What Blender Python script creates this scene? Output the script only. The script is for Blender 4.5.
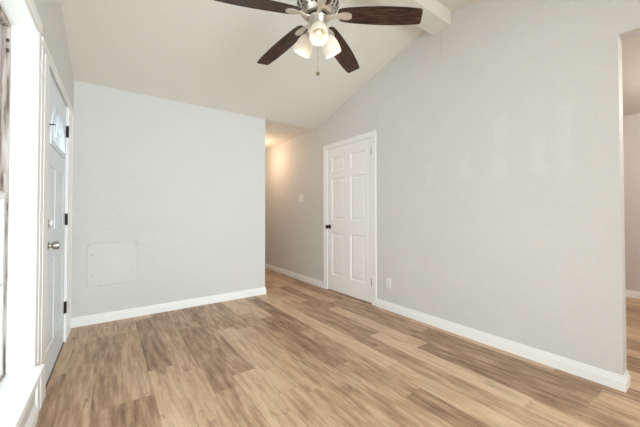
import bpy, bmesh, math, random
from mathutils import Vector, Matrix

random.seed(4)
sc = bpy.context.scene
for o in list(bpy.data.objects):
    bpy.data.objects.remove(o)
COL = sc.collection
R = math.radians

# ------------------------------------------------------------------ camera
cam_d = bpy.data.cameras.new('camera')
cam_d.sensor_width = 36.0
cam_d.lens = 36.0 * 294.0 / 640.0
cam_d.shift_y = -4.36 / 640.0
cam_d.clip_start = 0.02
cam = bpy.data.objects.new('camera', cam_d)
COL.objects.link(cam)
cam.location = (0, 0, 1.11)
cam.rotation_euler = (R(90.85), 0, R(-35.923))
sc.camera = cam

# ------------------------------------------------------------------ world, daylight, exposure
sc.view_settings.view_transform = 'Standard'
sc.view_settings.look = 'None'
sc.view_settings.gamma = 1.0
sc.view_settings.use_curve_mapping = False
sc.view_settings.exposure = 0.61
sc.cycles.use_denoising = True
sc.cycles.max_bounces = 16
sc.cycles.diffuse_bounces = 10
sc.cycles.transparent_max_bounces = 12
sc.cycles.sample_clamp_indirect = 4.0

w = bpy.data.worlds.new('overcast_sky')
sc.world = w
w.use_nodes = True
w.node_tree.nodes['Background'].inputs[0].default_value = (0.90, 0.95, 1.0, 1)
w.node_tree.nodes['Background'].inputs[1].default_value = 1.0


def area(name, loc, rot, sx, sy, power, color):
    d = bpy.data.lights.new(name, 'AREA')
    d.shape = 'RECTANGLE'
    d.size, d.size_y = sx, sy
    d.energy = power
    d.color = color
    o = bpy.data.objects.new(name, d)
    COL.objects.link(o)
    o.location = loc
    o.rotation_euler = rot
    return o


DAY = (0.80, 0.92, 1.0)
# daylight at the left window; front and side window lights are added fill
area('daylight_left_window', (-0.70, 1.14, 1.20), (0, R(-90), R(-1)), 1.75, 1.9, 17, DAY)
area('fill_front_window', (1.4, -4.25, 1.35), (R(90), 0, 0), 2.9, 1.9, 222, DAY)
area('fill_side_window', (5.95, -2.2, 1.35), (0, R(90), 0), 1.4, 1.6, 8, DAY)


# ------------------------------------------------------------------ node helpers
class NT:
    def __init__(self, name):
        self.m = bpy.data.materials.new(name)
        self.m.use_nodes = True
        self.t = self.m.node_tree
        self.b = self.t.nodes['Principled BSDF']
        self.out = self.t.nodes['Material Output']

    def n(self, typ, **kw):
        nd = self.t.nodes.new(typ)
        for k, v in kw.items():
            setattr(nd, k, v)
        return nd

    def l(self, a, b):
        self.t.links.new(a, b)

    def math(self, op, a, b=None, c=None):
        nd = self.n('ShaderNodeMath', operation=op)
        for i, v in enumerate((a, b, c)):
            if v is None:
                continue
            if isinstance(v, (int, float)):
                nd.inputs[i].default_value = v
            else:
                self.l(v, nd.inputs[i])
        return nd.outputs[0]

    def pos(self):
        g = self.n('ShaderNodeNewGeometry')
        s = self.n('ShaderNodeSeparateXYZ')
        self.l(g.outputs['Position'], s.inputs[0])
        return g.outputs['Position'], s.outputs

    def noise(self, vec, scale, detail=3, rough=0.5):
        nd = self.n('ShaderNodeTexNoise')
        nd.inputs['Scale'].default_value = scale
        nd.inputs['Detail'].default_value = detail
        nd.inputs['Roughness'].default_value = rough
        if vec is not None:
            self.l(vec, nd.inputs['Vector'])
        return nd.outputs[0]

    def xyz(self, x, y, z):
        nd = self.n('ShaderNodeCombineXYZ')
        for i, v in enumerate((x, y, z)):
            if isinstance(v, (int, float)):
                nd.inputs[i].default_value = v
            else:
                self.l(v, nd.inputs[i])
        return nd.outputs[0]

    def mix(self, f, a, b, mode='MIX'):
        nd = self.n('ShaderNodeMix', data_type='RGBA', blend_type=mode)
        if isinstance(f, (int, float)):
            nd.inputs[0].default_value = f
        else:
            self.l(f, nd.inputs[0])
        for i, v in ((6, a), (7, b)):
            if isinstance(v, tuple):
                nd.inputs[i].default_value = (*v, 1)
            else:
                self.l(v, nd.inputs[i])
        return nd.outputs[2]

    def ramp(self, f, stops):
        nd = self.n('ShaderNodeValToRGB')
        cr = nd.color_ramp
        while len(cr.elements) < len(stops):
            cr.elements.new(0.5)
        for e, (p, c) in zip(cr.elements, stops):
            e.position = p
            e.color = (*c, 1)
        self.l(f, nd.inputs[0])
        return nd.outputs[0]

    def bump(self, h, strength, dist):
        nd = self.n('ShaderNodeBump')
        nd.inputs['Strength'].default_value = strength
        nd.inputs['Distance'].default_value = dist
        self.l(h, nd.inputs['Height'])
        self.l(nd.outputs[0], self.b.inputs['Normal'])

    def color(self, c):
        if isinstance(c, tuple):
            self.b.inputs['Base Color'].default_value = (*c, 1)
        else:
            self.l(c, self.b.inputs['Base Color'])
        return self

    def set(self, rough=None, metal=None, spec=None):
        if rough is not None:
            self.b.inputs['Roughness'].default_value = rough
        if metal is not None:
            self.b.inputs['Metallic'].default_value = metal
        if spec is not None:
            self.b.inputs['Specular IOR Level'].default_value = spec
        return self


def paint_wall(name, col, bump=0.6, patches=(), cracks=()):
    k = NT(name)
    p, s = k.pos()
    big = k.noise(p, 2.2, 3)
    c = k.mix(big, tuple(v * 0.985 for v in col), tuple(min(1, v * 1.012) for v in col))
    if patches:
        acc = None
        wob = k.math('MULTIPLY', k.math('SUBTRACT', k.noise(p, 9, 2), 0.5), 0.10)
        for (py, pz, hy, hz) in patches:
            dy = k.math('SUBTRACT', k.math('ABSOLUTE', k.math('SUBTRACT', s[1], py)), hy)
            dz = k.math('SUBTRACT', k.math('ABSOLUTE', k.math('SUBTRACT', s[2], pz)), hz)
            dd = k.math('ADD', k.math('MAXIMUM', dy, dz), wob)
            nd = k.n('ShaderNodeMapRange')
            nd.interpolation_type = 'SMOOTHSTEP'
            k.l(dd, nd.inputs[0])
            nd.inputs[1].default_value = 0.03
            nd.inputs[2].default_value = -0.02
            acc = nd.outputs[0] if acc is None else k.math('MAXIMUM', acc, nd.outputs[0])
        c = k.mix(k.math('MULTIPLY', acc, 0.38), c, tuple(min(1, v * 1.09) for v in (col[0] * .985, col[1], col[2] * 1.02)))
    for (y0, z0, y1, z1) in cracks:      # hairline drywall seams
        L2 = (y1 - y0) ** 2 + (z1 - z0) ** 2
        ay = k.math('SUBTRACT', s[1], y0)
        az = k.math('SUBTRACT', s[2], z0)
        t = k.math('DIVIDE', k.math('ADD', k.math('MULTIPLY', ay, y1 - y0), k.math('MULTIPLY', az, z1 - z0)), L2)
        t = k.math('MINIMUM', k.math('MAXIMUM', t, 0.0), 1.0)
        ey = k.math('SUBTRACT', ay, k.math('MULTIPLY', t, y1 - y0))
        ez = k.math('SUBTRACT', az, k.math('MULTIPLY', t, z1 - z0))
        e = k.math('SQRT', k.math('ADD', k.math('MULTIPLY', ey, ey), k.math('MULTIPLY', ez, ez)))
        m = k.math('LESS_THAN', e, 0.0045)
        c = k.mix(k.math('MULTIPLY', m, 0.35), c, tuple(v * 0.72 for v in col))
    k.color(c).set(rough=0.6, spec=0.25)
    if bump:
        h = k.noise(p, 75, 2, 0.55)
        h2 = k.ramp(h, [(0.42, (0, 0, 0)), (0.62, (1, 1, 1))])
        k.bump(h2, bump, 0.004)
    return k.m


WALLC = (0.722, 0.709, 0.692)
M = {}
M['wall'] = paint_wall('pale_grey_wall_paint', WALLC)
M['wall_right'] = paint_wall('pale_grey_wall_paint_touched_up', WALLC, patches=(
    (1.74, 1.50, .03, .11), (1.40, 1.52, .05, .10), (1.085, 1.86 - .08, .035, .14), (1.10, 1.50, .04, .09),
    (0.825, 1.55, .04, .13), (0.652, 1.64, .03, .24), (1.98, 2.0, .05, .05)),
    cracks=((2.471, 2.13, 2.470, 2.36), (2.470, 2.36, 2.343, 2.463), (2.343, 2.463, 2.02, 2.474), (1.612, 2.9, 1.613, 2.6)))
M['ceiling'] = paint_wall('ceiling_paint', (0.805, 0.787, 0.732), bump=0.3)
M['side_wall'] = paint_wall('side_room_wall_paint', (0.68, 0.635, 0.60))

k = NT('white_trim_paint'); p, s = k.pos()
k.color(k.mix(k.noise(p, 6, 2), (0.91, 0.905, 0.90), (0.93, 0.925, 0.92))).set(rough=0.38, spec=0.4); M['trim'] = k.m
k = NT('white_door_paint'); p, s = k.pos()
k.color(k.mix(k.noise(p, 5, 2), (0.91, 0.90, 0.895), (0.93, 0.92, 0.915))).set(rough=0.4, spec=0.4); M['door'] = k.m
k = NT('bluish_white_entry_door_paint'); p, s = k.pos()
k.color(k.mix(k.noise(p, 5, 2), (0.78, 0.835, 0.90), (0.81, 0.865, 0.93))).set(rough=0.38, spec=0.4); M['entry'] = k.m
k = NT('panel_paint'); p, s = k.pos()
k.color(k.mix(k.noise(p, 4, 2), (0.690, 0.680, 0.662), (0.710, 0.699, 0.681))).set(rough=0.5, spec=0.3); M['panel'] = k.m
k = NT('white_plastic'); p, s = k.pos()
k.color(k.mix(k.noise(p, 20, 2), (0.86, 0.86, 0.85), (0.89, 0.89, 0.88))).set(rough=0.3); M['plastic'] = k.m
k = NT('dark_slot'); p, s = k.pos()
k.color(k.mix(k.noise(p, 50, 1), (0.02, 0.018, 0.016), (0.035, 0.03, 0.028))).set(rough=0.5); M['dark'] = k.m
k = NT('grey_slot'); p, s = k.pos()
k.color(k.mix(k.noise(p, 50, 1), (0.22, 0.22, 0.22), (0.28, 0.28, 0.28))).set(rough=0.5); M['slot'] = k.m
k = NT('shadow_gap_grey'); p, s = k.pos()  # grey that paints the shadow gap around the access panel
k.color(k.mix(k.noise(p, 50, 1), (0.48, 0.47, 0.45), (0.54, 0.53, 0.51))).set(rough=0.7); M['gap_shade'] = k.m
k = NT('brushed_nickel'); p, s = k.pos()
k.color(k.mix(k.noise(k.xyz(s[0], s[1], k.math('MULTIPLY', s[2], 12)), 40, 2), (0.56, 0.50, 0.43), (0.74, 0.67, 0.58))).set(rough=0.33, metal=0.9); M['nickel'] = k.m
k = NT('pale_nickel_enamel'); p, s = k.pos()
k.color(k.mix(k.noise(p, 30, 2), (0.66, 0.59, 0.49), (0.76, 0.69, 0.59))).set(rough=0.4, metal=0.45); M['iron'] = k.m
k = NT('aged_brass_fob'); p, s = k.pos()
k.color(k.mix(k.noise(p, 60, 2), (0.20, 0.16, 0.10), (0.30, 0.24, 0.16))).set(rough=0.4, metal=0.5); M['fob'] = k.m
k = NT('satin_nickel_knob'); p, s = k.pos()
k.color(k.mix(k.noise(p, 60, 2), (0.42, 0.39, 0.35), (0.52, 0.49, 0.45))).set(rough=0.3, metal=0.95); M['satin'] = k.m
k = NT('oil_rubbed_bronze'); p, s = k.pos()
k.color(k.mix(k.noise(p, 60, 2), (0.018, 0.014, 0.012), (0.035, 0.026, 0.02))).set(rough=0.35, metal=0.6); M['bronze'] = k.m
k = NT('steel_hinge'); p, s = k.pos()
k.color(k.mix(k.noise(p, 60, 2), (0.36, 0.34, 0.32), (0.46, 0.44, 0.42))).set(rough=0.4, metal=0.8); M['steel'] = k.m
k = NT('weathered_aluminium'); p, s = k.pos()
st = k.noise(k.xyz(k.math('MULTIPLY', s[0], 60), k.math('MULTIPLY', s[1], 60), k.math('MULTIPLY', s[2], 4)), 1.0, 4, .6)
k.color(k.ramp(st, [(0.38, (0.14, 0.085, 0.06)), (0.48, (0.42, 0.35, 0.31)), (0.7, (0.62, 0.58, 0.55))])).set(rough=0.5); M['alu'] = k.m
k = NT('white_sash_paint'); p, s = k.pos()
k.color(k.mix(k.noise(p, 30, 3), (0.66, 0.65, 0.63), (0.8, 0.79, 0.77))).set(rough=0.45); M['sash'] = k.m
k = NT('dark_brown_threshold'); p, s = k.pos()
k.color(k.mix(k.noise(k.xyz(k.math('MULTIPLY', s[0], 8), s[1], s[2]), 18, 3), (0.09, 0.048, 0.030), (0.17, 0.10, 0.065))).set(rough=0.5); M['threshold'] = k.m

# frosted shade glass
k = NT('frosted_white_glass'); p, s = k.pos()
k.color(k.mix(k.noise(p, 12, 2), (0.88, 0.86, 0.82), (0.92, 0.90, 0.86))).set(rough=0.25, spec=0.5)
tr = k.n('ShaderNodeBsdfTranslucent'); tr.inputs[0].default_value = (0.95, 0.92, 0.86, 1)
mx = k.n('ShaderNodeMixShader'); mx.inputs[0].default_value = 0.45
k.l(k.b.outputs[0], mx.inputs[1]); k.l(tr.outputs[0], mx.inputs[2]); k.l(mx.outputs[0], k.out.inputs[0]); M['shade'] = k.m
# clear window glass
k = NT('clear_glass')
lw = k.n('ShaderNodeLayerWeight'); lw.inputs[0].default_value = 0.5
schlick = k.math('MULTIPLY_ADD', k.math('POWER', lw.outputs['Facing'], 5.0), 0.90, 0.04)
tp = k.n('ShaderNodeBsdfTransparent'); tp.inputs[0].default_value = (0.95, 0.97, 0.96, 1)
gl = k.n('ShaderNodeBsdfGlossy'); gl.inputs['Roughness'].default_value = 0.02
mx = k.n('ShaderNodeMixShader'); k.l(schlick, mx.inputs[0]); k.l(tp.outputs[0], mx.inputs[1]); k.l(gl.outputs[0], mx.inputs[2])
k.l(mx.outputs[0], k.out.inputs[0]); M['glass'] = k.m
k = NT('bulb_glass'); p, s = k.pos()
k.color(k.mix(k.noise(p, 30, 1), (0.78, 0.68, 0.5), (0.86, 0.76, 0.58))).set(rough=0.1)
k.b.inputs['Transmission Weight'].default_value = 0.3
M['bulb'] = k.m
k = NT('warm_lamp_glass'); p, s = k.pos()
k.color(k.mix(k.noise(p, 10, 1), (0.9, 0.8, 0.65), (0.95, 0.85, 0.7)))
k.b.inputs['Emission Color'].default_value = (1.0, 0.62, 0.32, 1); k.b.inputs['Emission Strength'].default_value = 0.25
M['lamp'] = k.m
k = NT('concrete_ground'); p, s = k.pos()
k.color(k.mix(k.noise(p, 3, 4), (0.66, 0.65, 0.63), (0.76, 0.75, 0.73))).set(rough=0.9); M['ground'] = k.m

# dark walnut fan blades (object space so that the grain runs along each blade)
k = NT('dark_walnut_veneer')
tc = k.n('ShaderNodeTexCoord'); sp = k.n('ShaderNodeSeparateXYZ'); k.l(tc.outputs['Object'], sp.inputs[0])
g = k.noise(k.xyz(k.math('MULTIPLY', sp.outputs[0], 5), k.math('MULTIPLY', sp.outputs[1], 45), 0.0), 1.6, 5, .65)
g2 = k.noise(tc.outputs['Object'], 11, 3)
c = k.ramp(g, [(0.34, (0.010, 0.005, 0.004)), (0.50, (0.055, 0.023, 0.016)), (0.66, (0.17, 0.078, 0.056))])
c = k.mix(k.math('MULTIPLY', g2, 0.5), c, (0.03, 0.013, 0.009))
k.color(c).set(rough=0.45, spec=0.35); M['walnut'] = k.m
k = NT('blade_edge'); p, s = k.pos()
k.color(k.mix(k.noise(p, 40, 1), (0.008, 0.006, 0.005), (0.016, 0.012, 0.01))).set(rough=0.6); M['edge'] = k.m

# plank floor, boards running along Y
k = NT('vinyl_oak_planks'); p, s = k.pos()
PW, PL = 0.1535, 1.22
u = k.math('DIVIDE', k.math('ADD', s[0], 0.063 + PW * 40), PW)
row = k.math('FLOOR', u); fu = k.math('SUBTRACT', u, row)
wn = k.n('ShaderNodeTexWhiteNoise', noise_dimensions='1D'); k.l(k.math('MULTIPLY', row, 1.37), wn.inputs['W'])
v = k.math('DIVIDE', k.math('ADD', k.math('ADD', s[1], 50.0), k.math('MULTIPLY', wn.outputs[0], PL)), PL)
cl = k.math('FLOOR', v); fv = k.math('SUBTRACT', v, cl)
wn2 = k.n('ShaderNodeTexWhiteNoise', noise_dimensions='3D'); k.l(k.xyz(row, cl, 3.0), wn2.inputs['Vector'])
pid = wn2.outputs[0]
pc = k.n('ShaderNodeSeparateXYZ'); k.l(wn2.outputs[1], pc.inputs[0])
ox = k.math('MULTIPLY', pid, 37.0)
gv = k.xyz(k.math('ADD', k.math('MULTIPLY', s[0], 20.0), ox), k.math('ADD', k.math('MULTIPLY', s[1], 2.4), k.math('MULTIPLY', pc.outputs[1], 20.0)), ox)
grain = k.noise(gv, 1.5, 6, 0.6)
fine = k.noise(k.xyz(k.math('ADD', k.math('MULTIPLY', s[0], 120.0), ox), k.math('MULTIPLY', s[1], 5.0), ox), 1.0, 3, 0.6)
saw = k.noise(k.xyz(k.math('MULTIPLY', s[0], 9.0), k.math('MULTIPLY', s[1], 120.0), ox), 1.0, 2, 0.5)
tone = k.math('ADD', k.math('ADD', k.math('MULTIPLY', pid, 0.42), -0.035), k.math('MULTIPLY', grain, 1.1))
tone = k.math('ADD', tone, k.math('MULTIPLY', k.math('SUBTRACT', fine, 0.5), 0.24))
tone = k.math('ADD', tone, k.math('MULTIPLY', k.math('SUBTRACT', saw, 0.5), 0.12))
c = k.ramp(tone, [(0.36, (0.195, 0.104, 0.058)), (0.58, (0.38, 0.232, 0.14)), (0.78, (0.555, 0.37, 0.238)), (0.98, (0.68, 0.487, 0.335))])
kn = k.noise(k.xyz(k.math('ADD', k.math('MULTIPLY', s[0], 7.0), ox), k.math('ADD', k.math('MULTIPLY', s[1], 2.2), ox), ox), 1.6, 4, 0.65)
km = k.ramp(kn, [(0.61, (0, 0, 0)), (0.70, (1, 1, 1))])
c = k.mix(k.math('MULTIPLY', km, 0.55), c, (0.12, 0.075, 0.05))
ed = k.math('MINIMUM', k.math('MULTIPLY', k.math('MINIMUM', fu, k.math('SUBTRACT', 1.0, fu)), PW),
            k.math('MULTIPLY', k.math('MINIMUM', fv, k.math('SUBTRACT', 1.0, fv)), PL))
seam = k.math('LESS_THAN', ed, 0.0013)
c = k.mix(k.math('MULTIPLY', seam, 0.32), c, (0.10, 0.058, 0.035))
k.color(c).set(rough=0.42, spec=0.42)
k.bump(k.math('SUBTRACT', k.math('MULTIPLY', grain, 0.4), seam), 0.25, 0.0015)
M['floor'] = k.m


# ------------------------------------------------------------------ mesh helpers
def nbm():
    return bmesh.new()


def box(bm, x0, x1, y0, y1, z0, z1, bev=0.0):
    vs = [bm.verts.new((x, y, z)) for x in (x0, x1) for y in (y0, y1) for z in (z0, z1)]
    fs = [(0, 1, 3, 2), (4, 6, 7, 5), (0, 4, 5, 1), (2, 3, 7, 6), (0, 2, 6, 4), (1, 5, 7, 3)]
    F = [bm.faces.new([vs[i] for i in f]) for f in fs]
    if bev:
        es = list({e for f in F for e in f.edges})
        bmesh.ops.bevel(bm, geom=es, offset=bev, segments=2, affect='EDGES', profile=0.6)
    return vs


def prism(bm, pts, a, b):
    """closed outline pts (list of 3-D points at one end) swept by the vector b - a"""
    d = Vector(b) - Vector(a)
    v0 = [bm.verts.new(Vector(p)) for p in pts]
    v1 = [bm.verts.new(Vector(p) + d) for p in pts]
    n = len(pts)
    bm.faces.new(v0[::-1]); bm.faces.new(v1)
    for i in range(n):
        bm.faces.new((v0[i], v0[(i + 1) % n], v1[(i + 1) % n], v1[i]))


def lathe(bm, prof, seg=32, mat=None):
    rings = []
    for r, z in prof:
        if r < 1e-6:
            rings.append([bm.verts.new((0, 0, z))])
        else:
            rings.append([bm.verts.new((r * math.cos(2 * math.pi * i / seg), r * math.sin(2 * math.pi * i / seg), z)) for i in range(seg)])
    nv = [v for r_ in rings for v in r_]
    for a, b in zip(rings, rings[1:]):
        for i in range(seg):
            j = (i + 1) % seg
            if len(a) == 1 and len(b) == 1:
                continue
            if len(a) == 1:
                bm.faces.new((a[0], b[j], b[i]))
            elif len(b) == 1:
                bm.faces.new((a[i], a[j], b[0]))
            else:
                bm.faces.new((a[i], a[j], b[j], b[i]))
    if mat is not None:
        bmesh.ops.transform(bm, matrix=mat, verts=nv)
    return nv


def tube(bm, pts, r, seg=10):
    pts = [Vector(p) for p in pts]
    rings = []
    for i, p in enumerate(pts):
        t = (pts[min(i + 1, len(pts) - 1)] - pts[max(i - 1, 0)]).normalized()
        q = t.to_track_quat('Z', 'Y')
        rr = r[i] if isinstance(r, (list, tuple)) else r
        rings.append([bm.verts.new(p + q @ Vector((rr * math.cos(2 * math.pi * j / seg), rr * math.sin(2 * math.pi * j / seg), 0))) for j in range(seg)])
    for a, b in zip(rings, rings[1:]):
        for j in range(seg):
            bm.faces.new((a[j], a[(j + 1) % seg], b[(j + 1) % seg], b[j]))
    bm.faces.new(rings[0][::-1]); bm.faces.new(rings[-1])


PRE = Matrix.Identity(4)     # the left wall runs very slightly out of square


def obj(name, bm, mat, parent=None, smooth=False, loc=(0, 0, 0), rot=(0, 0, 0), local=False):
    """one mesh object; when parented, world-built meshes are shifted into the parent's space unless local"""
    bmesh.ops.recalc_face_normals(bm, faces=bm.faces)
    if not local:
        bmesh.ops.transform(bm, matrix=PRE, verts=bm.verts)
    me = bpy.data.meshes.new(name)
    bm.to_mesh(me)
    bm.free()
    if smooth:
        for f in me.polygons:
            f.use_smooth = True
        try:
            me.set_sharp_from_angle(angle=R(35))
        except Exception:
            pass
    me.materials.append(M[mat])
    o = bpy.data.objects.new(name, me)
    COL.objects.link(o)
    if parent:
        o.parent = parent
    o.location = loc
    o.rotation_euler = rot
    if parent and not local:
        q = parent
        off = Vector((0, 0, 0))
        while q:
            off += q.location
            q = q.parent
        o.location = Vector(loc) - off
    return o


def tag(o, label=None, cat=None, group=None, kind=None):
    if label: o['label'] = label
    if cat: o['category'] = cat
    if group: o['group'] = group
    if kind: o['kind'] = kind
    return o


def thing(name, loc, label, cat, kind=None, group=None):
    o = bpy.data.objects.new(name, None)
    o.empty_display_size = 0.1
    COL.objects.link(o)
    o.location = loc
    return tag(o, label, cat, group, kind)


# ------------------------------------------------------------------ room dimensions
XL, XR, YB, YF = -0.275, 2.627, 3.746, -0.55
T = 0.12
RIDGE_Y, RIDGE_Z, EAVE = 1.603, 3.05, 2.415
FLAT = 2.42
X_END = 1.775       # free end of the back wall, hall beyond
HALL_END = 6.6
SIDE_X, SIDE_Y = 5.62, 3.4
KIT_Y = -4.0


def cz(y):
    if y >= YB: return FLAT
    if y >= RIDGE_Y: return RIDGE_Z + (EAVE - RIDGE_Z) * (y - RIDGE_Y) / (YB - RIDGE_Y)
    if y >= YF: return RIDGE_Z - 0.25 * (RIDGE_Y - y)
    return FLAT


def wall_x(name, x0, x1, y0, y1, mat, holes=(), label='', top=None, extra=0.0):
    """wall lying in a plane of constant X, its top following the ceiling; holes = (ya, yb, za, zb)"""
    bm = nbm()
    ys = sorted({y0, y1, *[y for h in holes for y in h[:2]], *[y for y in (RIDGE_Y, YB, YF) if y0 < y < y1]})
    for a, b in zip(ys, ys[1:]):
        e = 1e-5
        ta, tb = (cz(a + e) + extra, cz(b - e) + extra) if top is None else (top, top)
        hs = sorted([h for h in holes if h[0] < (a + b) / 2 < h[1]], key=lambda h: h[2])
        z = 0.0
        for h in hs:
            if h[2] > z:
                prism(bm, [(x0, a, z), (x0, b, z), (x0, b, h[2]), (x0, a, h[2])], (x0, 0, 0), (x1, 0, 0))
            z = h[3]
        prism(bm, [(x0, a, z), (x0, b, z), (x0, b, tb), (x0, a, ta)], (x0, 0, 0), (x1, 0, 0))
    bmesh.ops.remove_doubles(bm, verts=bm.verts, dist=1e-5)
    # drop the faces shared by two neighbouring columns
    seen = {}
    for f in bm.faces:
        seen.setdefault(tuple(sorted(v.index for v in f.verts)), []).append(f)
    return tag(obj(name, bm, mat), label, 'wall', kind='structure')


# ---- floor
bm = nbm(); box(bm, XL - T - 0.2, SIDE_X + T, KIT_Y - T, HALL_END + T, -0.06, 0.0)
tag(obj('floor', bm, 'floor'), 'wood-look plank floor running through the empty room and hall', 'floor', kind='structure')
bm = nbm(); box(bm, -14, 18, -16, 18, -0.30, -0.20)
tag(obj('ground', bm, 'ground'), 'pale concrete ground outside the window', 'ground', kind='structure')

# ---- left wall with entry door and window openings
D_Y0, D_Y1, D_Z = 2.455, 3.363, 2.065       # entry door opening
W_Y0, W_Y1, W_Z0, W_Z1 = 0.17, 2.125, 0.30, 2.072
W_M = (W_Y0 + W_Y1) / 2
SKEW = Matrix.Translation((XL, YB, 0)) @ Matrix.Rotation(R(-1.15), 4, 'Z') @ Matrix.Translation((-XL, -YB, 0))
PRE = SKEW
wall_x('wall_left', XL - T, XL, KIT_Y, YB, 'wall', holes=((D_Y0, D_Y1, 0, D_Z), (W_Y0, W_Y1, W_Z0, W_Z1)),
       label='pale grey left wall holding the entry door and the tall window')
PRE = Matrix.Identity(4)
# ---- back wall, free end at the hall
bm = nbm(); box(bm, XL - T, X_END, YB, YB + T, 0, EAVE + 0.004)
tag(obj('wall_back', bm, 'wall'), 'pale grey far wall with the square access panel', 'wall', kind='structure')
# ---- hall walls
wall_x('wall_hall_left', X_END - T, X_END, YB + T, HALL_END, 'wall', label='hidden left wall of the hall behind the far wall')
bm = nbm(); box(bm, X_END - T, XR + T, HALL_END, HALL_END + T, 0, FLAT)
tag(obj('wall_hall_end', bm, 'wall'), 'end wall of the hall', 'wall', kind='structure')
# ---- right wall: gable, interior door opening, cased opening beside the camera
O_Y1, O_Z = 0.39, 2.25
P_Y0, P_Y1, P_Z = 2.535, 3.452, 2.062
wall_x('wall_right', XR, XR + T, KIT_Y, HALL_END, 'wall_right', holes=((P_Y0, P_Y1, 0, P_Z), (YF - 0.2, O_Y1, 0, O_Z)),
       label='long pale grey right wall under the sloped ceiling with touched-up paint', extra=0.0)
# ---- side room and the open space behind the camera
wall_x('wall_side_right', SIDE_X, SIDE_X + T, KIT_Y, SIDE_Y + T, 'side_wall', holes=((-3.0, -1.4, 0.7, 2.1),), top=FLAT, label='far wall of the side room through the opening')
bm = nbm(); box(bm, XR + T, SIDE_X, SIDE_Y, SIDE_Y + T, 0, FLAT)
tag(obj('wall_side_back', bm, 'side_wall'), 'back wall of the side room', 'wall', kind='structure')
bm = nbm()
for (a, b, c, d) in ((XL - T - 0.2, -0.05, 0, FLAT), (2.85, SIDE_X + T, 0, FLAT), (-0.05, 2.85, 0, 0.4), (-0.05, 2.85, 2.3, FLAT)):
    box(bm, a, b, KIT_Y - T, KIT_Y, c, d)
tag(obj('wall_front', bm, 'wall'), 'wall behind the camera with an added wide window', 'wall', kind='structure')

bm = nbm(); box(bm, 2.2, XR, YF - T, YF, 0, FLAT)  # unseen stub added to keep front daylight off the right wall's end
tag(obj('wall_light_blocker', bm, 'wall'), 'added short wall behind the camera, blocking front daylight from the right wall end', 'wall', kind='structure')
# ---- ceilings
bm = nbm()
x0, x1, th = XL - T - 0.12, XR + T, 0.10
prism(bm, [(x0, YF, cz(YF + 1e-4)), (x0, RIDGE_Y, RIDGE_Z), (x0, YB, EAVE + .004), (x0, YB, EAVE + th + .004), (x0, RIDGE_Y, RIDGE_Z + th), (x0, YF, cz(YF + 1e-4) + th)],
      (x0, 0, 0), (x1, 0, 0))
tag(obj('ceiling', bm, 'ceiling'), 'vaulted ceiling sloping down to the far wall', 'ceiling', kind='structure')
bm = nbm(); box(bm, X_END - T, XR + T, YB, HALL_END + T, FLAT, FLAT + 0.1)
tag(obj('ceiling_hall', bm, 'ceiling'), 'flat ceiling of the hall', 'ceiling', kind='structure')
bm = nbm(); box(bm, XR + T, SIDE_X + T, YF, SIDE_Y + T, FLAT, FLAT + 0.1); box(bm, XL - T - 0.2, SIDE_X + T, KIT_Y - T, YF, FLAT, FLAT + 0.1)
tag(obj('ceiling_side', bm, 'ceiling'), 'flat ceiling of the side room', 'ceiling', kind='structure')
# ridge beam
bm = nbm(); box(bm, XL - 0.05, XR, 1.506, 1.704, 2.893, 3.06, 0.004)
tag(obj('ceiling_beam', bm, 'ceiling'), 'boxed white ridge beam along the peak of the ceiling', 'beam', kind='structure')


# ------------------------------------------------------------------ baseboards
BB = [(0.0, 0.0), (0.014, 0.0), (0.014, 0.058), (0.0095, 0.063), (0.0095, 0.074), (0.006, 0.079), (0.0045, 0.092), (0.0, 0.094)]


def base_path(bm, path):
    """path: list of (x, y, nx, ny) floor points with mitred outward direction"""
    rings = []
    for (x, y, nx, ny) in path:
        rings.append([bm.verts.new((x + d * nx, y + d * ny, z)) for d, z in BB])
    n = len(BB)
    for a, b in zip(rings, rings[1:]):
        for i in range(n):
            j = (i + 1) % n
            bm.faces.new((a[i], a[j], b[j], b[i]))
    bm.faces.new(rings[0]); bm.faces.new(rings[-1][::-1])


def baseboard(name, path, label):
    bm = nbm(); base_path(bm, path)
    return tag(obj(name, bm, 'trim'), label, 'baseboard', kind='structure')


e = 0.0005
baseboard('baseboard_back', [(XL, YB - e, 0, -1), (X_END + e, YB - e, 1, -1), (X_END + e, YB + T, 1, 0), (X_END + e, HALL_END, 1, 0)], 'white baseboard along the far wall, turning into the hall')
baseboard('baseboard_right', [(XR - e, 2.467, -1, 0), (XR - e, O_Y1 - e, -1, -1), (XR + T + e, O_Y1 - e, 1, -1), (XR + T + e, SIDE_Y, 1, 0)], 'white baseboard along the right wall, wrapping the end of the wall')
baseboard('baseboard_hall', [(XR - e, 3.531, -1, 0), (XR - e, HALL_END, -1, 0)], 'white baseboard along the hall past the interior door')
PRE = SKEW
baseboard('baseboard_left', [(XL + e, YF, 1, 0), (XL + e, 2.182, 1, 0)], 'white baseboard along the left wall under the window')
PRE = Matrix.Identity(4)
baseboard('baseboard_side', [(SIDE_X - e, KIT_Y, -1, 0), (SIDE_X - e, SIDE_Y, -1, 0)], 'white baseboard in the side room beyond the opening')


# ------------------------------------------------------------------ doors
def ring_panel(bm, P, u0, u1, v0, v1, d):
    """raised panel in a door face: concentric loops, P(u, v, depth) -> point"""
    loops = [(0.0, 0.0), (0.010, d), (0.020, d), (0.045, d * 0.35)]
    rs = []
    for ins, dep in loops:
        rs.append([bm.verts.new(P(u, v, dep)) for u, v in ((u0 + ins, v0 + ins), (u1 - ins, v0 + ins), (u1 - ins, v1 - ins), (u0 + ins, v1 - ins))])
    for a, b in zip(rs, rs[1:]):
        for i in range(4):
            bm.faces.new((a[i], a[(i + 1) % 4], b[(i + 1) % 4], b[i]))
    bm.faces.new(rs[-1])


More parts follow.
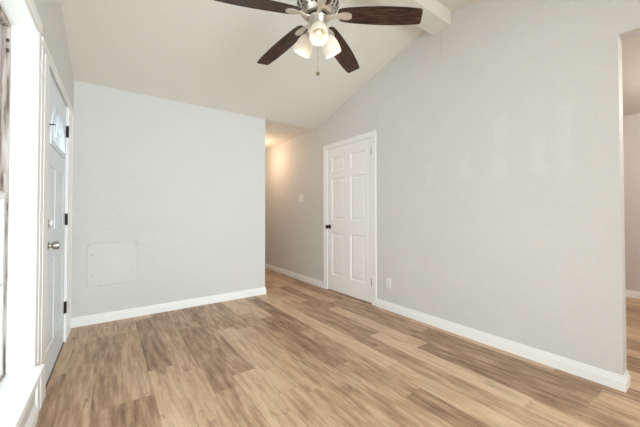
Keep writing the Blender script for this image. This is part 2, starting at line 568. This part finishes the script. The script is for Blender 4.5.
def door_slab(P, W, H, panels, thick, arch=None, pdep=0.011):
    """P(u, v, d): u along the width, v up, d into the slab"""
    bm = nbm()
    rects = list(panels)
    if arch:
        ac, ahw, av0, avh = arch
        rects.append((ac - ahw, ac + ahw, av0, av0 + avh))
    us = sorted({0, W, *[q for r_ in rects for q in r_[:2]]})
    vs = sorted({0, H, *[q for r_ in rects for q in r_[2:]]})

    def inside(u, v, L):
        return any(r_[0] < u < r_[1] and r_[2] < v < r_[3] for r_ in L)
    for a, b in zip(us, us[1:]):
        for c, d in zip(vs, vs[1:]):
            mu, mv = (a + b) / 2, (c + d) / 2
            if not inside(mu, mv, rects):
                bm.faces.new([bm.verts.new(P(*q, 0)) for q in ((a, c), (b, c), (b, d), (a, d))])
            if not (arch and inside(mu, mv, rects[-1:])):
                bm.faces.new([bm.verts.new(P(*q, thick)) for q in ((a, c), (b, c), (b, d), (a, d))])
    for r_ in panels:
        ring_panel(bm, P, *r_, pdep)
    if arch:
        N = 20
        A = [(ac - ahw * math.cos(math.pi * i / N), av0 + avh * math.sin(math.pi * i / N)) for i in range(N + 1)]
        for i in range(N):
            (ua, va), (ub, vb) = A[i], A[i + 1]
            for dep in (0, thick):
                bm.faces.new([bm.verts.new(P(*q, dep)) for q in ((ua, va), (ub, vb), (ub, av0 + avh), (ua, av0 + avh))])
            bm.faces.new([bm.verts.new(q) for q in (P(ua, va, 0), P(ub, vb, 0), P(ub, vb, thick), P(ua, va, thick))])
        bm.faces.new([bm.verts.new(q) for q in (P(ac - ahw, av0, 0), P(ac + ahw, av0, 0), P(ac + ahw, av0, thick), P(ac - ahw, av0, thick))])
    for (a, b) in (((0, 0), (W, 0)), ((W, 0), (W, H)), ((W, H), (0, H)), ((0, H), (0, 0))):
        bm.faces.new([bm.verts.new(q) for q in (P(*a, 0), P(*b, 0), P(*b, thick), P(*a, thick))])
    bmesh.ops.remove_doubles(bm, verts=bm.verts, dist=1e-5)
    return bm


def casing_leg(bm, face, out, y0, y1, z0, z1, inner_hi):
    """flat casing board with a stepped profile: out = +1/-1 X direction of the room"""
    t1, t2 = 0.0065, 0.011
    box(bm, *sorted((face, face + out * t1)), y0, y1, z0, z1, 0.0015)
    if inner_hi:   # thicker outer band at the high-y side
        box(bm, *sorted((face + out * t1 * .5, face + out * t2)), y1 - 0.028, y1, z0, z1, 0.003)
    else:
        box(bm, *sorted((face + out * t1 * .5, face + out * t2)), y0, y0 + 0.028, z0, z1, 0.003)


def knob_prof():
    return [(0, 0), (0.031, 0), (0.033, 0.004), (0.028, 0.009), (0.013, 0.013), (0.011, 0.028), (0.016, 0.034), (0.026, 0.041), (0.029, 0.051), (0.026, 0.060), (0.015, 0.065), (0, 0.066)]


# ---- six panel interior door in the right wall
d1 = thing('door_2', (XR, 3.0, 0), 'white six-panel interior door in the right wall beside the hall', 'door', 'structure')
S_Y0, S_W, S_H, S_B = 2.548, 0.890, 2.036, 0.012
FX = XR + 0.006


def P_r(u, v, d):
    return Vector((FX + d, S_Y0 + u, S_B + v))


pans = []
for (a, b) in ((2.655, 2.940), (3.062, 3.345)):
    for (c, d_) in ((0.235, 0.830), (1.022, 1.612), (1.715, 1.912)):
        pans.append((a - S_Y0, b - S_Y0, c - S_B, d_ - S_B))
slab = obj('door_panel', door_slab(P_r, S_W, S_H, pans, 0.036), 'door', d1)
bm = nbm()
for (a, b, c, d_) in ((P_Y0 - 0.001, S_Y0 - 0.003, 0.0, P_Z), (S_Y0 + S_W + 0.003, P_Y1 + 0.001, 0.0, P_Z), (P_Y0, P_Y1, S_B + S_H + 0.004, P_Z + 0.001)):
    box(bm, XR - 0.002, XR + T, a, b, c, d_)
box(bm, FX + 0.040, FX + 0.052, P_Y0, P_Y0 + 0.03, 0, P_Z); box(bm, FX + 0.040, FX + 0.052, P_Y1 - 0.03, P_Y1, 0, P_Z); box(bm, FX + 0.040, FX + 0.052, P_Y0, P_Y1, P_Z - 0.035, P_Z)
obj('door_frame', bm, 'trim', d1)
bm = nbm()
casing_leg(bm, XR, -1, 2.468, 2.540, 0, 2.0595, False); casing_leg(bm, XR, -1, 3.445, 3.530, 0, 2.0595, True)
box(bm, XR - 0.0068, XR, 2.468, 3.530, 2.060, 2.118, 0.0015); box(bm, XR - 0.0114, XR - 0.003, 2.4675, 3.5305, 2.090, 2.1185, 0.003)
obj('door_casing', bm, 'trim', d1)
bm = nbm(); lathe(bm, knob_prof(), 24, Matrix.Translation((FX, 3.392, 0.918)) @ Matrix.Rotation(R(-90), 4, 'Y'))
tag(obj('door_knob', bm, 'bronze', d1, True), 'dark bronze round knob')
for z in (0.265, 1.875):
    bm = nbm(); tube(bm, [(FX - 0.006, S_Y0 - 0.0015, z - 0.045), (FX - 0.006, S_Y0 - 0.0015, z + 0.045)], 0.0065, 10)
    tube(bm, [(FX - 0.006, S_Y0 - 0.0015, z + 0.045), (FX - 0.006, S_Y0 - 0.0015, z + 0.052)], [0.0045, 0.003], 8)
    box(bm, FX - 0.002, FX + 0.001, S_Y0 - 0.001, S_Y0 + 0.014, z - 0.045, z + 0.045)
    obj('hinge', bm, 'steel', d1)

# ---- entry door in the left wall
PRE = SKEW
d2 = thing('door_1', (XL, 2.93, 0), 'bluish white entry door with fan-shaped glass in the left wall', 'door', 'structure')
E_Y0, E_W, E_H, E_B = 2.468, 0.882, 2.030, 0.011
EX = XL - 0.010


def P_l(u, v, d):
    return Vector((EX - d, E_Y0 + u, E_B + v))


ep = []
for (a, b) in ((2.575, 2.850), (2.960, 3.240)):
    ep.append((a - E_Y0, b - E_Y0, 0.20, 0.80)); ep.append((a - E_Y0, b - E_Y0, 0.98, 1.42))
AC, AHW, AV0, AVH = 0.441, 0.285, 1.585, 0.265
obj('door_panel', door_slab(P_l, E_W, E_H, ep, 0.044, (AC, AHW, AV0, AVH), 0.006), 'entry', d2)
# arched lite: moulded frame, glass, sunburst bars
bm = nbm(); N = 28


def arch_pt(s_, i):
    a = math.pi * i / N
    return (AC - (AHW + s_) * math.cos(a), AV0 + (AVH + s_) * math.sin(a))


for i in range(N):
    for (o0, o1, h) in ((-0.006, 0.030, 0.008),):
        q = [arch_pt(o0, i), arch_pt(o1, i), arch_pt(o1, i + 1), arch_pt(o0, i + 1)]
        prism(bm, [P_l(*t_, 0.002) for t_ in q], (0, 0, 0), (h + 0.004, 0, 0))
prism(bm, [P_l(AC - AHW - 0.03, AV0 - 0.03, 0.002), P_l(AC + AHW + 0.03, AV0 - 0.03, 0.002), P_l(AC + AHW + 0.03, AV0 + 0.006, 0.002), P_l(AC - AHW - 0.03, AV0 + 0.006, 0.002)], (0, 0, 0), (0.012, 0, 0))
lf = obj('lite_frame', bm, 'entry', d2)
bm = nbm()
vsx = [P_l(*arch_pt(0, i), 0.020) for i in range(N + 1)]
prism(bm, vsx, (0, 0, 0), (-0.005, 0, 0))
obj('lite_glass', bm, 'glass', lf)
bm = nbm()
for a in (36, 72, 108, 144):
    ca, sa = math.cos(R(a)), math.sin(R(a))
    p0, p1 = P_l(AC + 0.07 * ca, AV0 + 0.065 * sa, 0.012), P_l(AC + AHW * ca, AV0 + AVH * sa, 0.012)
    tube(bm, [p0, p1], 0.0045, 6)
tube(bm, [P_l(AC + 0.075 * math.cos(R(a)), AV0 + 0.07 * math.sin(R(a)), 0.012) for a in range(0, 181, 15)], 0.0045, 6)
obj('muntin', bm, 'entry', lf)
bm = nbm(); lathe(bm, [(0, 0), (0.033, 0), (0.034, 0.005), (0.028, 0.010), (0.014, 0.014), (0.0125, 0.024), (0.017, 0.029), (0.027, 0.034), (0.0275, 0.052), (0.024, 0.062), (0, 0.064)], 24,
                  Matrix.Translation((EX, E_Y0 + 0.065, 0.905)) @ Matrix.Rotation(R(90), 4, 'Y'))
tag(obj('door_knob', bm, 'satin', d2, True), 'satin nickel round knob')
bm = nbm(); lathe(bm, [(0, 0), (0.030, 0), (0.030, 0.006), (0.024, 0.012), (0, 0.012)], 20, Matrix.Translation((EX, E_Y0 + 0.065, 1.045)) @ Matrix.Rotation(R(90), 4, 'Y'))
box(bm, EX + 0.012, EX + 0.026, E_Y0 + 0.060, E_Y0 + 0.070, 1.030, 1.062, 0.002)
obj('deadbolt', bm, 'satin', d2, True)
bm = nbm(); box(bm, EX, EX + 0.005, E_Y0 + 0.012, E_Y0 + 0.05, 1.655, 1.685, 0.001); tube(bm, [(EX + 0.004, E_Y0 + 0.02, 1.67), (EX + 0.03, E_Y0 + 0.03, 1.675), (EX + 0.034, E_Y0 + 0.06, 1.68)], 0.004, 8)
obj('door_latch', bm, 'bronze', d2)
for z in (0.30, 1.06, 1.82):
    bm = nbm(); yh = E_Y0 + E_W + 0.004
    tube(bm, [(EX + 0.010, yh, z - 0.05), (EX + 0.010, yh, z + 0.05)], 0.008, 10)
    box(bm, EX + 0.001, EX + 0.004, yh - 0.02, yh, z - 0.05, z + 0.05); box(bm, EX + 0.001, EX + 0.012, yh, yh + 0.035, z - 0.05, z + 0.05)
    obj('hinge', bm, 'bronze', d2)
bm = nbm()
box(bm, XL - T, XL - 0.001, D_Y0 - 0.001, E_Y0 - 0.003, 0, D_Z); box(bm, XL - T, XL + 0.001, E_Y0 + E_W + 0.003, D_Y1 + 0.001, 0, D_Z); box(bm, XL - T, XL - 0.001, D_Y0, D_Y1, E_B + E_H + 0.006, D_Z + 0.001)
box(bm, EX - 0.058, EX - 0.046, D_Y0, D_Y0 + 0.03, 0, D_Z); box(bm, EX - 0.058, EX - 0.046, D_Y1 - 0.03, D_Y1, 0, D_Z); box(bm, EX - 0.058, EX - 0.046, D_Y0, D_Y1, D_Z - 0.04, D_Z)
obj('door_frame', bm, 'trim', d2)
bm = nbm()
casing_leg(bm, XL, 1, 2.200, 2.452, 0, D_Z - 0.0305, False); casing_leg(bm, XL, 1, 3.366, 3.630, 0, D_Z - 0.0305, True)
box(bm, XL + 0.002, XL + 0.0092, 2.30, 2.34, 0, D_Z - 0.031, 0.002); box(bm, XL + 0.002, XL + 0.0092, 3.46, 3.50, 0, D_Z - 0.031, 0.002)
hz = D_Z - 0.03
box(bm, XL, XL + 0.0068, 2.200, 3.630, hz, 2.085, 0.0015); box(bm, XL + 0.003, XL + 0.0134, 2.1995, 3.6305, 2.062, 2.0855, 0.003)
obj('door_casing', bm, 'trim', d2)
bm = nbm(); box(bm, XL - T, XL - 0.004, D_Y0 + 0.002, D_Y1 - 0.002, 0.0, 0.008, 0.002)
tag(obj('threshold', bm, 'threshold', d2), 'dark brown wooden threshold')

# ------------------------------------------------------------------ window in the left wall
w1 = thing('window_1', (XL, (W_Y0 + W_Y1) / 2, W_Z0), 'tall white single-hung window with deep sill in the left wall', 'window', 'structure')
bm = nbm()      # jamb liner
GX = XL - 0.095
box(bm, GX, XL + 0.004, W_Y1 - 0.004, W_Y1 + 0.012, W_Z0, W_Z1 + 0.012); box(bm, GX, XL + 0.004, W_Y0 - 0.012, W_Y0 + 0.004, W_Z0, W_Z1 + 0.012); box(bm, GX, XL + 0.004, W_Y0, W_Y1, W_Z1 - 0.004, W_Z1 + 0.012)
obj('window_jamb', bm, 'trim', w1)
bm = nbm()      # side casings and head
for (a, b) in ((W_Y1 + 0.0125, W_Y1 + 0.072), (W_Y0 - 0.072, W_Y0 - 0.0125)):
    box(bm, XL, XL + 0.008, a, b, W_Z0 + 0.009, W_Z1 + 0.009, 0.002)
box(bm, XL, XL + 0.018, W_Y0 - 0.03, W_Y1 + 0.028, W_Z1 + 0.0125, W_Z1 + 0.062, 0.004)
obj('window_casing', bm, 'trim', w1)
bm = nbm(); box(bm, GX - 0.001, XL + 0.046, W_Y0 + 0.005, W_Y1 - 0.005, W_Z0 - 0.022, W_Z0 + 0.008, 0.004); box(bm, XL + 0.0005, XL + 0.0455, W_Y1 - 0.012, W_Y1 + 0.022, W_Z0 - 0.0215, W_Z0 + 0.0075, 0.004)
obj('window_sill', bm, 'trim', w1)
bm = nbm(); box(bm, XL, XL + 0.016, W_Y0 - 0.08, W_Y1 + 0.02, W_Z0 - 0.11, W_Z0 - 0.022, 0.003)
obj('window_apron', bm, 'trim', w1)
bm = nbm()      # aluminium outer frame with sash track
for (wa, wb) in ((W_Y0, W_M - 0.03), (W_M + 0.03, W_Y1)):
    for (a, b) in ((wb - 0.012, wb - 0.0045), (wa + 0.0045, wa + 0.012)):
        box(bm, GX - 0.07, GX, a, b, W_Z0, W_Z1)
    for x_ in (GX - 0.030, GX - 0.060):
        box(bm, x_ - 0.005, x_, wb - 0.026, wb - 0.013, W_Z0 + 0.015, W_Z1 - 0.021); box(bm, x_ - 0.005, x_, wa + 0.013, wa + 0.026, W_Z0 + 0.015, W_Z1 - 0.021)
    box(bm, GX - 0.07, GX - 0.002, wa + 0.013, wb - 0.013, W_Z0, W_Z0 + 0.014); box(bm, GX - 0.07, GX - 0.002, wa + 0.013, wb - 0.013, W_Z1 - 0.02, W_Z1 - 0.005)
box(bm, GX - 0.07, GX + 0.004, W_M - 0.025, W_M + 0.025, W_Z0 + 0.001, W_Z1 - 0.001)
obj('window_frame', bm, 'alu', w1)
for (wa, wb) in ((W_Y0, W_M - 0.03), (W_M + 0.03, W_Y1)):
  for nm, zc0, zc1, xo in (('lower', W_Z0 + 0.0145, 1.215, GX - 0.008), ('upper', 1.180, W_Z1 - 0.0205, GX - 0.037)):
    bm = nbm(); y0_, y1_ = wa + 0.0135, wb - 0.0135
    sw = 0.034
    box(bm, xo - 0.020, xo, y0_, y0_ + sw, zc0, zc1); box(bm, xo - 0.020, xo, y1_ - sw, y1_, zc0, zc1)
    box(bm, xo - 0.0198, xo - 0.0002, y0_ + sw, y1_ - sw, zc0, zc0 + sw); box(bm, xo - 0.0198, xo - 0.0002, y0_ + sw, y1_ - sw, zc1 - sw, zc1)
    sash = obj('sash', bm, 'sash', w1)
    bm = nbm(); zm = (zc0 + zc1) / 2
    box(bm, xo - 0.016, xo - 0.003, y0_ + sw, y1_ - sw, zm - 0.010, zm + 0.010)
    for q in (1, 2):
        ym = y0_ + sw + (y1_ - y0_ - 2 * sw) * q / 3
        box(bm, xo - 0.0155, xo - 0.0035, ym - 0.010, ym + 0.010, zc0 + sw, zc1 - sw)
    obj('muntin', bm, 'sash', sash)
    bm = nbm(); box(bm, xo - 0.012, xo - 0.008, y0_ + sw - 0.004, y1_ - sw + 0.004, zc0 + sw - 0.004, zc1 - sw + 0.004)
    obj('pane', bm, 'glass', sash)
bm = nbm(); box(bm, GX - 0.018, GX + 0.004, 1.62, 1.68, 1.2155, 1.232, 0.003)
obj('sash_lock', bm, 'steel', w1)
for z in (1.92, 1.97):
    bm = nbm(); box(bm, GX - 0.012, GX - 0.001, W_Y1 - 0.036, W_Y1 - 0.028, z, z + 0.014)
    obj('sash_clip', bm, 'dark', w1)

PRE = Matrix.Identity(4)
# unseen windows, added to bring fill daylight into the rooms
for nm, kind_ in (('added_window_front', 0), ('added_window_side', 1)):
    if kind_ == 0:
        t = thing(nm, (1.4, KIT_Y, 0.4), 'unseen wide window added behind the camera for front daylight', 'window', 'structure')
        bm = nbm()
        for (a, b, c, d_) in ((-0.05, 0.0, 0.4, 2.3), (2.8, 2.85, 0.4, 2.3), (0, 2.8, 0.4, 0.45), (0, 2.8, 2.25, 2.3), (1.375, 1.425, 0.45, 2.25)):
            box(bm, a, b, KIT_Y - 0.09, KIT_Y - 0.03, c, d_)
        obj('window_frame', bm, 'trim', t)  # frame of the added front window
        bm = nbm(); box(bm, -0.02, 2.82, KIT_Y - 0.062, KIT_Y - 0.058, 0.42, 2.28); obj('pane', bm, 'glass', t)
    else:
        t = thing(nm, (SIDE_X, -2.2, 0.7), 'unseen window added to light the side room beyond the opening', 'window', 'structure')
        bm = nbm()
        for (a, b, c, d_) in ((-3.0, -2.95, 0.7, 2.1), (-1.45, -1.4, 0.7, 2.1), (-2.95, -1.45, 0.7, 0.75), (-2.95, -1.45, 2.05, 2.1)):
            box(bm, SIDE_X + 0.03, SIDE_X + 0.09, a, b, c, d_)
        obj('window_frame', bm, 'trim', t)
        bm = nbm(); box(bm, SIDE_X + 0.058, SIDE_X + 0.062, -2.97, -1.43, 0.72, 2.08); obj('pane', bm, 'glass', t)

# ------------------------------------------------------------------ access panel, outlet, switch
ap = thing('access_panel', (0.057, YB, 0.38), 'square painted access panel low on the far wall', 'access panel')
bm = nbm(); box(bm, -0.157, 0.271, YB - 0.006, YB - 0.0002, 0.381, 0.806, 0.0025)
obj('panel_cover', bm, 'panel', ap)
bm = nbm(); box(bm, -0.1595, 0.2735, YB - 0.0015, YB - 0.0001, 0.3785, 0.8085)  # grey plate whose edge draws the shadow line around the cover
obj('panel_shadow_gap', bm, 'gap_shade', ap)
bm = nbm()
for (a, b, c, d_) in ((-0.113, 0.228, 0.764, 0.768), (-0.113, 0.228, 0.425, 0.428), (-0.113, -0.110, 0.428, 0.764), (0.225, 0.228, 0.428, 0.764)):
    box(bm, a, b, YB - 0.0072, YB - 0.0055, c, d_)
obj('inner_bead', bm, 'panel', ap)
for (x_, z_) in ((-0.118, 0.69), (-0.118, 0.49), (0.232, 0.70), (0.232, 0.51), (-0.04, 0.415), (0.14, 0.418), (-0.143, 0.79), (0.257, 0.79)):
    bm = nbm(); lathe(bm, [(0, 0), (0.0045, 0), (0.004, 0.002), (0, 0.0026)], 12, Matrix.Translation((x_, YB - 0.006, z_)) @ Matrix.Rotation(R(90), 4, 'X'))
    obj('screw', bm, 'slot', ap)

ol = thing('wall_outlet', (XR, 2.278, 0.312), 'white electrical outlet low on the right wall near the interior door', 'outlet')
bm = nbm(); box(bm, XR - 0.006, XR - 0.0002, 2.243, 2.315, 0.254, 0.370, 0.003); obj('cover_plate', bm, 'plastic', ol)
for z in (0.292, 0.332):
    bm = nbm(); box(bm, XR - 0.009, XR - 0.005, 2.262, 2.296, z - 0.014, z + 0.014, 0.003); rc = obj('receptacle', bm, 'plastic', ol)
    bm = nbm(); box(bm, XR - 0.0098, XR - 0.0085, 2.271, 2.274, z - 0.005, z + 0.007); box(bm, XR - 0.0098, XR - 0.0085, 2.284, 2.287, z - 0.005, z + 0.006); box(bm, XR - 0.0098, XR - 0.0085, 2.277, 2.281, z - 0.012, z - 0.007)
    obj('slots', bm, 'slot', rc)
bm = nbm(); lathe(bm, [(0, 0), (0.004, 0), (0.003, 0.002), (0, 0.002)], 10, Matrix.Translation((XR - 0.006, 2.279, 0.312)) @ Matrix.Rotation(R(-90), 4, 'Y')); obj('screw', bm, 'steel', ol)

sw_ = thing('light_switch', (XR, 4.16, 1.36), 'white light switch on the hall wall left of the interior door', 'light switch')
bm = nbm(); box(bm, XR - 0.006, XR - 0.0002, 4.102, 4.225, 1.302, 1.420, 0.003); obj('cover_plate', bm, 'plastic', sw_)
for y_ in (4.140, 4.187):
    bm = nbm(); box(bm, XR - 0.010, XR - 0.005, y_ - 0.005, y_ + 0.005, 1.350, 1.372, 0.001); box(bm, XR - 0.016, XR - 0.008, y_ - 0.004, y_ + 0.004, 1.362, 1.371, 0.001)
    obj('toggle', bm, 'plastic', sw_)

# ------------------------------------------------------------------ hall ceiling lamp
hl = thing('hall_lamp', (2.165, 4.98, FLAT), 'warm flush ceiling lamp in the hall, its dark rim just past the corner', 'ceiling lamp')
bm = nbm(); lathe(bm, [(0, -0.001), (0.125, -0.001), (0.135, -0.008), (0.135, -0.024), (0.120, -0.028), (0, -0.028)], 32, Matrix.Translation((2.165, 4.98, FLAT)))
obj('lamp_rim', bm, 'bronze', hl, True)
bm = nbm(); lathe(bm, [(0.118, -0.028), (0.112, -0.050), (0.085, -0.075), (0.045, -0.090), (0, -0.094)], 32, Matrix.Translation((2.165, 4.98, FLAT)))
obj('lamp_shade', bm, 'lamp', hl, True)
pl = bpy.data.lights.new('hall_lamp_light', 'POINT'); pl.energy = 6.5; pl.color = (1.0, 0.70, 0.47); pl.shadow_soft_size = 0.09
plo = bpy.data.objects.new('hall_lamp_light', pl); COL.objects.link(plo); plo.location = (2.165, 4.98, FLAT - 0.32)

sl = thing('side_room_fill_lamp', (4.2, -0.4, FLAT), 'added round ceiling lamp, out of view, brightening the side room', 'ceiling lamp')  # assumed fixture, added out of view to brighten the side room
bm = nbm(); lathe(bm, [(0, -0.001), (0.15, -0.001), (0.16, -0.008), (0.16, -0.024), (0.145, -0.028), (0, -0.028)], 32, Matrix.Translation((4.2, -0.4, FLAT)))
obj('lamp_rim', bm, 'bronze', sl, True)  # rim of the added side room lamp
bm = nbm(); lathe(bm, [(0.142, -0.028), (0.13, -0.055), (0.10, -0.080), (0.05, -0.098), (0, -0.102)], 32, Matrix.Translation((4.2, -0.4, FLAT)))
obj('lamp_shade', bm, 'lamp', sl, True)  # shade of the added side room lamp
pl = bpy.data.lights.new('side_room_fill_light', 'POINT'); pl.energy = 41; pl.color = (1.0, 0.96, 0.91); pl.shadow_soft_size = 0.1
plo = bpy.data.objects.new('side_room_fill_light', pl); COL.objects.link(plo); plo.location = (4.2, -0.4, FLAT - 0.2)

# ------------------------------------------------------------------ ceiling fan
HX, HY, HZ = 1.126, 1.578, 2.432
fan = thing('ceiling_fan', (HX, HY, 2.893), 'five-blade dark wood ceiling fan with three white glass shades hanging from the beam', 'ceiling fan')
HUB = Matrix.Translation((HX, HY, HZ))
bm = nbm(); lathe(bm, [(0, 0.467), (0.070, 0.467), (0.068, 0.440), (0.045, 0.405), (0.020, 0.395), (0, 0.395)], 32, HUB); obj('canopy', bm, 'nickel', fan, True)
bm = nbm(); lathe(bm, [(0, 0.40), (0.0125, 0.40), (0.0125, 0.145), (0, 0.145)], 16, HUB); obj('downrod', bm, 'nickel', fan, True)
bm = nbm(); lathe(bm, [(0, 0.165), (0.030, 0.165), (0.036, 0.150), (0.100, 0.135), (0.128, 0.115), (0.138, 0.085), (0.138, 0.060), (0.120, 0.022), (0.098, -0.002), (0.090, -0.010), (0, -0.010)], 48, HUB)
mot = obj('motor_housing', bm, 'nickel', fan, True)
for i in range(20):
    a = 2 * math.pi * i / 20
    ca, sa = math.cos(a), math.sin(a)
    pr = [(0.1385, 0.080), (0.1385, 0.060), (0.1145, 0.015)]
    hw = 0.0085
    bm = nbm()
    rows = [[bm.verts.new(HUB @ Vector(((r_ + dd) * ca - s_ * sa, (r_ + dd) * sa + s_ * ca, z_))) for (s_, dd) in ((-hw, .001), (hw, .001), (hw, -.004), (-hw, -.004))] for (r_, z_) in pr]
    for u_, v_ in zip(rows, rows[1:]):
        for j in range(4):
            bm.faces.new((u_[j], u_[(j + 1) % 4], v_[(j + 1) % 4], v_[j]))
    bm.faces.new(rows[0]); bm.faces.new(rows[-1][::-1])
    obj('vent_slot', bm, 'dark', mot)
bm = nbm(); lathe(bm, [(0.0, -0.008), (0.066, -0.008), (0.068, -0.012), (0.066, -0.018), (0, -0.018)], 40, HUB); obj('collar', bm, 'dark', fan, True)
bm = nbm(); lathe(bm, [(0, -0.018), (0.060, -0.018), (0.062, -0.024), (0.058, -0.030), (0.058, -0.088), (0.050, -0.106), (0.020, -0.114), (0, -0.115)], 40, HUB)
cup = obj('switch_housing', bm, 'nickel', fan, True)

PHI0 = 5.488
DROOP = R(7.4)


def blade_outline():
    W = [(0.138, 0.026), (0.142, 0.038), (0.155, 0.048), (0.19, 0.056), (0.25, 0.062), (0.33, 0.067), (0.42, 0.070), (0.50, 0.069), (0.58, 0.065), (0.640, 0.059), (0.656, 0.056)]
    up = [(x, y) for x, y in W] + [(0.666, 0.051), (0.669, 0.040)]
    dn = [(x, -y) for x, y in W] + [(0.663, -0.051), (0.667, -0.040)]
    return up + dn[::-1]


OUT = blade_outline()
for i in range(5):
    a = PHI0 + i * R(72)
    M4 = HUB @ Matrix.Rotation(a, 4, 'Z') @ Matrix.Translation((0, 0, 0.0)) @ Matrix.Rotation(DROOP, 4, 'Y') @ Matrix.Rotation(R(-11), 4, 'X')
    bm = nbm()
    t0 = [bm.verts.new((x, y, -0.003)) for x, y in OUT]
    t1 = [bm.verts.new((x, y, 0.003)) for x, y in OUT]
    bm.faces.new(t0[::-1]); bm.faces.new(t1)
    for j in range(len(OUT)):
        bm.faces.new((t0[j], t0[(j + 1) % len(OUT)], t1[(j + 1) % len(OUT)], t1[j]))
    b = obj('blade', bm, 'walnut', fan, local=True)
    b.data.materials.append(M['edge'])
    for f in b.data.polygons:
        if abs(f.normal.z) < 0.5:
            f.material_index = 1
    b.matrix_local = Matrix.Translation(-Vector(fan.location)) @ M4
    # iron (bracket): narrow arm from the motor, spoon end screwed below the blade
    bm = nbm()
    prof = [(0.062, 0.015), (0.09, 0.014), (0.115, 0.013), (0.135, 0.015), (0.155, 0.022), (0.175, 0.027), (0.20, 0.027), (0.220, 0.020), (0.228, 0.008)]
    lo, hi = [], []
    pts = []
    for (x, y) in prof:
        pts.append((x, y))
    for (x, y) in prof[::-1]:
        pts.append((x, -y))

    def zz(x):
        return -0.0035 - 0.010 * max(0.0, min(1.0, (0.14 - x) / 0.05))
    lo = [bm.verts.new((x, y, zz(x) - 0.007)) for x, y in pts]
    hi = [bm.verts.new((x, y, zz(x))) for x, y in pts]
    n_ = len(prof)
    for rr in (lo, hi):
        for j in range(n_ - 1):
            bm.faces.new((rr[j], rr[j + 1], rr[2 * n_ - 2 - j], rr[2 * n_ - 1 - j]))
    for j in range(2 * n_):
        q = (j + 1) % (2 * n_)
        bm.faces.new((lo[j], lo[q], hi[q], hi[j]))
    ir = obj('blade_iron', bm, 'iron', b, local=True)

CAMDIR = math.atan2(-HY, -HX)
for i, dphi in enumerate((0, R(120), R(-120))):
    a = CAMDIR + dphi + R(2)
    tilt = R(27)
    d3 = Vector((math.cos(a) * math.sin(tilt), math.sin(a) * math.sin(tilt), -math.cos(tilt)))
    p0 = HUB @ Vector((0.040 * math.cos(a), 0.040 * math.sin(a), -0.096))
    p1 = HUB @ Vector((0.062 * math.cos(a), 0.066 * math.sin(a), -0.104))
    rot = d3.to_track_quat('Z', 'Y').to_matrix().to_4x4()
    MM = Matrix.Translation(p1) @ rot
    bm = nbm()
    tube(bm, [p0, (p0 + p1) / 2 + Vector((0, 0, .002)), p1 + d3 * 0.01], 0.011, 12)
    lathe(bm, [(0, 0.0), (0.022, 0.0), (0.026, 0.006), (0.026, 0.026), (0, 0.026)], 24, MM)
    arm = obj('lamp_arm', bm, 'nickel', fan, True)
    bm = nbm()
    outer = [(0.024, 0.016), (0.034, 0.022), (0.046, 0.040), (0.055, 0.065), (0.060, 0.095), (0.0605, 0.120), (0.059, 0.138)]
    inner = [(r_ - 0.004, z_ - 0.001 if j_ == 6 else z_ + 0.002) for j_, (r_, z_) in enumerate(outer)][::-1]
    lathe(bm, outer + [(0.057, 0.1395)] + inner, 36, MM)
    sh = obj('lamp_shade', bm, 'shade', arm, True)
    bm = nbm()
    lathe(bm, [(0, 0.024), (0.012, 0.024), (0.013, 0.042), (0.016, 0.052), (0.021, 0.068), (0.021, 0.082), (0.014, 0.096), (0, 0.102)], 20, MM)
    obj('bulb', bm, 'bulb', arm, True)
    fl = bpy.data.lights.new('fan_lamp_light', 'POINT'); fl.energy = 0.45; fl.color = (1.0, 0.74, 0.48); fl.shadow_soft_size = 0.012
    flo = bpy.data.objects.new('fan_lamp_light', fl); COL.objects.link(flo); flo.location = MM @ Vector((0, 0, 0.116))

bm = nbm()
px, py = HX - 0.012, HY - 0.018
tube(bm, [(px, py, HZ - 0.108), (px, py, 2.040)], 0.0017, 6)
z = HZ - 0.10
while z > 2.045:
    bmesh.ops.create_icosphere(bm, subdivisions=1, radius=0.0026, matrix=Matrix.Translation((px, py, z))); z -= 0.009
pc_ = obj('pull_chain', bm, 'nickel', fan)
bm = nbm(); lathe(bm, [(0, 0.020), (0.003, 0.018), (0.010, 0.009), (0.013, 0), (0.010, -0.010), (0, -0.014)], 16, Matrix.Translation((px, py, 2.028)))
obj('chain_fob', bm, 'fob', pc_, True)
bm = nbm(); lathe(bm, [(0, 0.005), (0.004, 0.003), (0.004, -0.003), (0, -0.005)], 12, Matrix.Translation((px, py, 2.245)))
obj('chain_coupler', bm, 'nickel', pc_, True)
